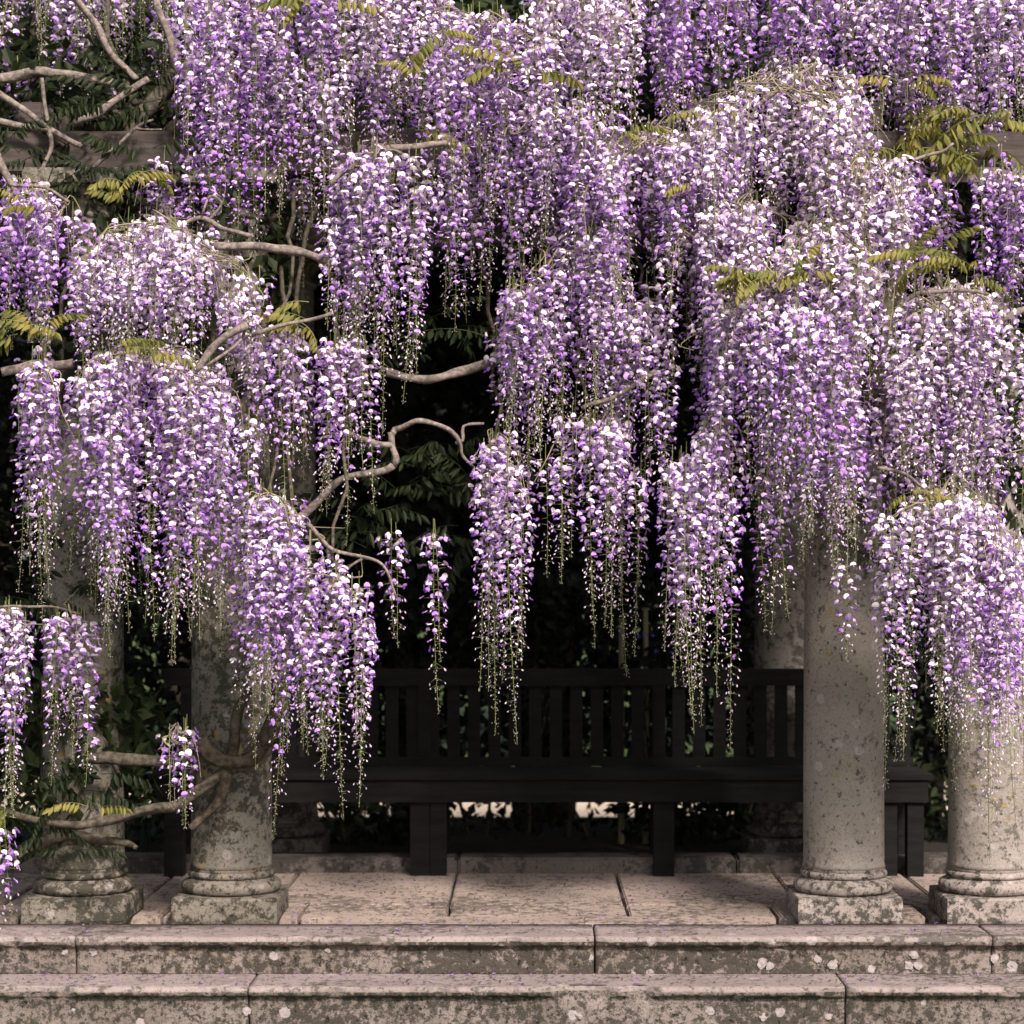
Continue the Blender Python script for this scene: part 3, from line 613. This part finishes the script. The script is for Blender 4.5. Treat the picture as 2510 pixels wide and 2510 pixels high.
leaves('T', [(830, 55), (965, 115), (1010, 135), (770, 130)], -.38, 2, s=1.0); leaves('T', [(785, 238)], -.25, 2); leaves('T', [(590, 0), (620, 8)], -.3, 2)
leaves('L', [(240, 340), (265, 325)], -.1, 2, s=.9); leaves('L', [(62, 380), (235, 375)], -.4, 2, s=.8); leaves('L', [(50, 615), (90, 612), (30, 625)], -.62, 2, s=.95); leaves('L', [(215, 650), (262, 655)], -.78, 2, s=.8); leaves('L', [(592, 562)], -.4, 1, s=.9); leaves('L', [(575, 615)], -.5, 3, s=.9)
leaves('R', [(1740, 225), (1790, 215), (1850, 215), (1890, 225), (1720, 265), (1770, 270), (1830, 285), (1880, 290), (1690, 285)], .0, 3, s=1.15, spread=14)
leaves('R', [(1410, 510), (1450, 520), (1490, 510), (1530, 505)], -.72, 3, s=.85); leaves('R', [(1740, 490), (1770, 475), (1800, 500), (1720, 480), (1830, 515)], -.62, 3, s=.85); leaves('R', [(1300, 350), (1175, 250), (1330, 205)], -.45, 2, s=.7); leaves('R', [(1710, 140)], .0, 3)
leaves('R', [(1740, 935), (1720, 925)], -.8, 2, s=.5, spread=6)
leaves('L', [(760, 850), (800, 870), (850, 880), (880, 900), (740, 920), (800, 930), (700, 960), (690, 1010), (850, 1030), (640, 960)], .2, 3, True, 22, 1.2)
leaves('R', [(905, 625), (890, 640), (830, 590), (735, 690)], .1, 3, True, 14, 1.1); leaves('R', [(1905, 800), (1915, 860), (1900, 930), (1920, 980), (1925, 760)], .3, 5, True, 16, 1.3)
leaves('L', [(60, 1480), (120, 1450), (30, 1530), (110, 1520), (180, 1460), (90, 1570), (130, 1600), (20, 1450), (150, 1490)], -.12, 2, True, 20, 1.0); leaves('L', [(30, 1545), (170, 1530)], -.25, 2, False, 10, .9)
leaves('L', [(200, 1130), (260, 1120), (180, 1090), (60, 1110), (20, 1010)], .1, 4, True, 22, 1.2); leaves('T', [(40, 300), (100, 345), (160, 345), (210, 325), (280, 300), (20, 250), (200, 180), (300, 190)], -.02, 4, True, 18, 1.0); leaves('T', [(60, 190), (110, 170), (240, 150), (130, 300), (180, 330), (60, 330), (250, 330), (200, 250)], .35, 4, True, 20, 1.2)  # dark leaves added around the left columns to stand in for shade
# unseen foliage heaped on the roof, added to keep the sun out behind
def leafcloud(name, n, box, size, mat, parent_add, seed, shape=None):
    g = np.random.default_rng(seed); lo, hi = np.array(box[0]), np.array(box[1])
    p = lo+(hi-lo)*g.random((n*3, 3))
    if shape is not None: p = p[shape(p, g)]
    p = p[:n]; n = len(p)
    d = g.normal(size=(n, 3)); d[:, 2] -= .6; d /= np.linalg.norm(d, axis=1, keepdims=True)
    s = np.cross(d, g.normal(size=(n, 3))); s /= np.linalg.norm(s, axis=1, keepdims=True); f = np.cross(d, s)
    l = size*g.uniform(.6, 1.25, (n, 1)); wv = s*l*.30; fo = f*l*.1
    V = np.stack([p, p+d*l*.5+wv+fo, p+d*l, p+d*l*.5-wv+fo], 1).reshape(-1, 3)
    k_ = np.arange(n)*4; F = np.concatenate([np.stack([k_, k_+1, k_+2], 1), np.stack([k_, k_+2, k_+3], 1)])
    return parent_add(name, mesh(name, V, F, [M[mat]]))
o = leafcloud('sun_block_foliage', 32000, ((-3.3, .25, CT+.26), (3.3, 3.3, CT+1.25)), .085, 'leaf_dark', lambda n_, me: vadd(n_, me, 'T'), 3,
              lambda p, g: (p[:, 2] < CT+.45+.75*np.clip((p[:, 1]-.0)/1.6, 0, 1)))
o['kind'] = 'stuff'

# ------------------------------------------------------------------ planting behind
def tree(x, y, h, rw, n, seed, label, group, z0=.55, tr=.11, size=.10):
    t = tag(empty('evergreen_tree', (x, y, -.05)), label, 'tree', group)
    mb = MB(); tube(mb, smooth_path([(0, 0, -.1), (.03, 0, h*.3), (-.03, .04, h*.6), (0, 0, h*.92)], 5), tr, tr*.3, 9, 0, .3)
    for i in range(9):
        a = i*2.4; z = h*(.22+.07*i); tube(mb, smooth_path([(0, 0, z), (math.cos(a)*rw*.45, math.sin(a)*rw*.45, z+.2), (math.cos(a)*rw*.85, math.sin(a)*rw*.85, z+.25)], 3), tr*.35, .008, 5)
    add('trunk', mb.mesh('trunk', [M['bark_old']], True), t)
    def shp(p, g):
        rr = np.hypot(p[:, 0], p[:, 1])/rw; zz = (p[:, 2]-z0)/(h-z0)
        edge = np.clip(1.05-.75*np.clip(zz-.35, 0, 1)**1.6, .1, 1)+.12*np.sin(p[:, 2]*7+np.arctan2(p[:, 1], p[:, 0])*3+seed)
        return (rr < edge) & (g.random(len(p)) < np.clip(zz*4+.10, 0, 1))
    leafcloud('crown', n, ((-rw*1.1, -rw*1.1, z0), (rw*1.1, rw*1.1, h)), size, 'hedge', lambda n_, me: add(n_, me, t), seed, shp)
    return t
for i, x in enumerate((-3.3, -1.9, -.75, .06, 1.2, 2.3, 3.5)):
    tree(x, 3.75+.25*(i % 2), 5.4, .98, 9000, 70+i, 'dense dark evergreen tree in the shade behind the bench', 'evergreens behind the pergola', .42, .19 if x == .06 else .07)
for i, x in enumerate((-6.2, -4.2, -2.2, -.2, 1.8, 3.8, 6.0)):
    tree(x, 17+.6*(i % 3), 8.5, 1.7, 5000, 170+i, 'tall dark evergreen tree far behind, across the gravel path', 'evergreens across the gravel path', .4, .2, .26)
def shrub(x, y, h, rw, n, seed, label, mat='leaf_dark', size=.085, name='shrub'):
    t = tag(empty(name, (x, y, -.01)), label, 'shrub', 'low shrubs under the trees')
    mb = MB()
    for i in range(6):
        a = i*1.05+seed; tube(mb, smooth_path([(0, 0, -.03), (math.cos(a)*rw*.4, math.sin(a)*rw*.3, h*.5), (math.cos(a)*rw*.8, math.sin(a)*rw*.6, h*.85)], 3), .008, .003, 5)
    add('stem', mb.mesh('stem', [M['bark_old']]), t)
    leafcloud('foliage', n, ((-rw, -rw*.7, .02), (rw, rw*.7, h)), size, mat, lambda n_, me: add(n_, me, t), seed, lambda p, g: (p[:, 0]/rw)**2+(p[:, 1]/(rw*.7))**2+((p[:, 2]-h*.4)/(h*.62))**2 < 1+.2*g.normal(size=len(p)))
    return t
for i, (x, y, h, rw, n) in enumerate([(-1.0, 2.75, .34, .26, 170), (-.62, 2.7, .2, .2, 120), (.85, 2.8, .42, .34, 330), (1.75, 2.8, .5, .4, 300), (-1.75, 2.9, .8, .35, 380), (-2.35, 2.6, 1.0, .55, 1100), (2.5, 2.8, 1.0, .5, 600), (.0, 5.0, .42, 3.2, 1500)]):
    shrub(x, y, h, rw, n, 300+i, ('low leafy shrub behind the kerb, between the mossy column and the paired bench legs', 'smallest low plant behind the kerb, beside the paired bench legs', 'green leafy shrub behind the kerb and the single wide bench leg', 'leafy shrub in the shade behind the pale lichen-spotted column', 'leafy shrub in the shade behind the two mossy columns', 'tall leafy shrub in the shade beyond the vine-wound column', 'tall leafy shrub in the shade beyond the half veiled column', 'wide straggling ground cover shrub before the sunlit gravel, seen beneath the bench')[i])
hg = tag(empty('hedge', (0, 3.05, -.02)), 'dark clipped evergreen hedge on bare stems behind the bench', 'hedge')
mb = MB()
for i in range(46):
    x = -4.6+i*.2+random.gauss(0, .05); tube(mb, smooth_path([(x, random.gauss(0, .1), -.03), (x+random.gauss(0, .06), 0, .3), (x+random.gauss(0, .1), 0, .9)], 3), .011, .006, 5)
add('stem', mb.mesh('stem', [M['bark_old']]), hg)
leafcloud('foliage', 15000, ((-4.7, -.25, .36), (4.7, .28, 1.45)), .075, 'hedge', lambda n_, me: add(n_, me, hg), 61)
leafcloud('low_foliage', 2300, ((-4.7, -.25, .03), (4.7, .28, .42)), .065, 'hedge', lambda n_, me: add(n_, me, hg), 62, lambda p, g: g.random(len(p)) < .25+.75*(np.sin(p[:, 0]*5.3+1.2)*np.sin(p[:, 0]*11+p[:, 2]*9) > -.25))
for (x, y) in ((1172, 1170), (1218, 1150)):
    p = P(x, y, 2.72); mb = MB(); tube(mb, [Vector((0, 0, 0)), Vector((.004, 0, p.z*.5)), Vector((0, 0, p.z))], .017, .014, 8); tube(mb, [Vector((0, 0, p.z)), Vector((0, 0, p.z+.012))], .022, .022, 8)
    tag(add('garden_stake', mb.mesh('garden_stake', [M['stake']]), None, (p.x, 2.72, -.004)), 'pale slim garden stake in the shade behind the bench', 'stake', 'stakes behind the bench')
# blue flowering plant
bp = tag(empty('bluebell_plant', (P(1240, 1300, 2.66).x, 2.66, -.004)), 'tall shaded plant with small blue flowers beside the pale stakes', 'plant')
leafcloud('foliage', 260, ((-.16, -.1, .05), (.16, .1, 1.02)), .09, 'hedge', lambda n_, me: add(n_, me, bp), 5)
mb = MB()
for i in range(5): tube(mb, smooth_path([(random.gauss(0, .02), 0, 0), (random.gauss(0, .05), 0, .6), (random.gauss(0, .08), 0, 1.05)], 4), .005, .003, 4)
add('stem', mb.mesh('stem', [M['leaf_dark']]), bp)
for (x, y) in ((1218, 1197), (1232, 1198), (1252, 1217), (1268, 1230), (1205, 1200), (1238, 1228)):
    mb = MB(); n = 6
    for i in range(n):
        a = 2*math.pi*i/n; b = a+.5; mb.put([(0, 0, .004), (.006*math.cos(a-.4), -.008, .006*math.sin(a-.4)), (.014*math.cos(a), -.012, .014*math.sin(a)), (.006*math.cos(a+.4), -.008, .006*math.sin(a+.4))], [(0, 1, 2), (0, 2, 3)])
    o = add('blue_flower', mb.mesh('blue_flower', [M['bluebell']]), bp); o.location = P(x, y, 2.56)-bp.location
# white-edged plant behind the left columns
hp = tag(empty('variegated_plant', (P(272, 1600, 1.95).x, 1.95, .0)), 'plant with white-edged leaves in the shade between the mossy columns', 'plant')
for i in range(14):
    a = random.uniform(-.2, 3.4) if i % 2 else random.uniform(0, 6.28); l = random.uniform(.16, .26); z = random.uniform(.18, .48); mb = MB()
    d = Vector((math.cos(a), math.sin(a)*.6, 0)); s_ = Vector((-d.y, d.x, .5)).normalized(); pts = []
    for j in range(7):
        t = j/6; wd = .055*math.sin(math.pi*min(1, t*.92+.04))
        c = d*(l*t*.9)+Vector((0, 0, .12*math.sin(2.2*t)-.05*t*t)); pts.append((c-s_*wd, c-s_*wd*.8, c, c+s_*wd*.8, c+s_*wd))
    for j in range(6):
        A, B = pts[j], pts[j+1]
        for q in range(4): mb.put([A[q], A[q+1], B[q+1], B[q]], [(0, 1, 2), (0, 2, 3)], 1 if q in (0, 3) else 0)
    o = add('leaf', mb.mesh('leaf', [M['leaf_dark'], M['leaf_rim']]), hp); o.location = (random.gauss(0, .05), random.gauss(0, .04), z)
mb = MB()
for i in range(6): tube(mb, [Vector((random.gauss(0, .015), 0, 0)), Vector((random.gauss(0, .04), 0, .3)), Vector((random.gauss(0, .06), 0, .5))], .006, .004, 4)
add('stem', mb.mesh('stem', [M['leaf_dark']]), hp)

def ivy(x, z0, z1, n, seed, label, r0=.165, r1=.25, size=.075, a0=0, a1=6.28):
    iv = tag(empty('ivy', (x, .214, z0)), label, 'ivy')
    def shp(p, g): r_ = np.hypot(p[:, 0], p[:, 1]); return (r_ > r0) & (r_ < r1) & (g.random(len(p)) < .35+.65*(np.sin(p[:, 2]*9+np.arctan2(p[:, 1], p[:, 0])*2+seed) > -.2))
    leafcloud('foliage', n, ((-r1, -r1, .02), (r1, r1, z1-z0)), size, 'leaf_dark', lambda n_, me: add(n_, me, iv), seed, shp)
    mb = MB()
    for i in range(5):
        g0 = i*1.3+seed; tube(mb, [Vector((math.cos(g0+.25*math.sin(j*.9))*.168, math.sin(g0+.25*math.sin(j*.9))*.168, (z1-z0)*j/10)) for j in range(11)], .006, .004, 5)
    add('stem', mb.mesh('stem', [M['bark_old']]), iv)
ivy(1.855, 1.55, 2.98, 2200, 7, 'dark ivy covering the upper shaft of the half veiled column')
ivy(-1.84, 2.1, 2.98, 900, 8, 'dark ivy about the top of the vine-wound column')
ivy(-1.237, 2.1, 2.98, 700, 9, 'dark ivy about the top of the mossy column with yellow lichen')
ivy(-1.84, .42, .98, 420, 12, 'dark leafy growth drooping low on the vine-wound column', .165, .30, .085)
# ------------------------------------------------------------------ fallen petals
mb = MB()
for i in range(5200):
    zone = random.random(); X = random.uniform(-2.9, 2.9)
    if zone < .62: Y, z = .2+1.3*random.random(), .0035
    elif zone < .82: Y, z = random.uniform(-.29, .19), .004
    else: Y, z = random.uniform(-.53, -.30), -.144
    if .0 < Y < .2 and (1.02 < abs(X) < 2.4): continue
    if any(abs(X-c[0]) < .22 for c in front) and -.005 < Y < .43: continue
    s = random.uniform(.003, .011); a = random.uniform(0, 6.28); u = Vector((math.cos(a), math.sin(a), 0)); v_ = Vector((-u.y, u.x, 0)); p = Vector((X, Y, z))
    h1, h2 = random.uniform(0, .004), random.uniform(.001, .006)
    mb.put([p-u*s, p+v_*s*.5+Vector((0, 0, h1)), p+u*s+Vector((0, 0, h2)), p-v_*s*.5+Vector((0, 0, h1*.3))], [(0, 1, 2), (0, 2, 3)], 1 if random.random() < (.10 if zone < .62 else .3) else 0)
tag(add('fallen_petals', mb.mesh('fallen_petals', [M['petal_dry'], M['petal_new']])), 'dried and purple petals scattered over paving and steps', 'petals', kind='stuff')
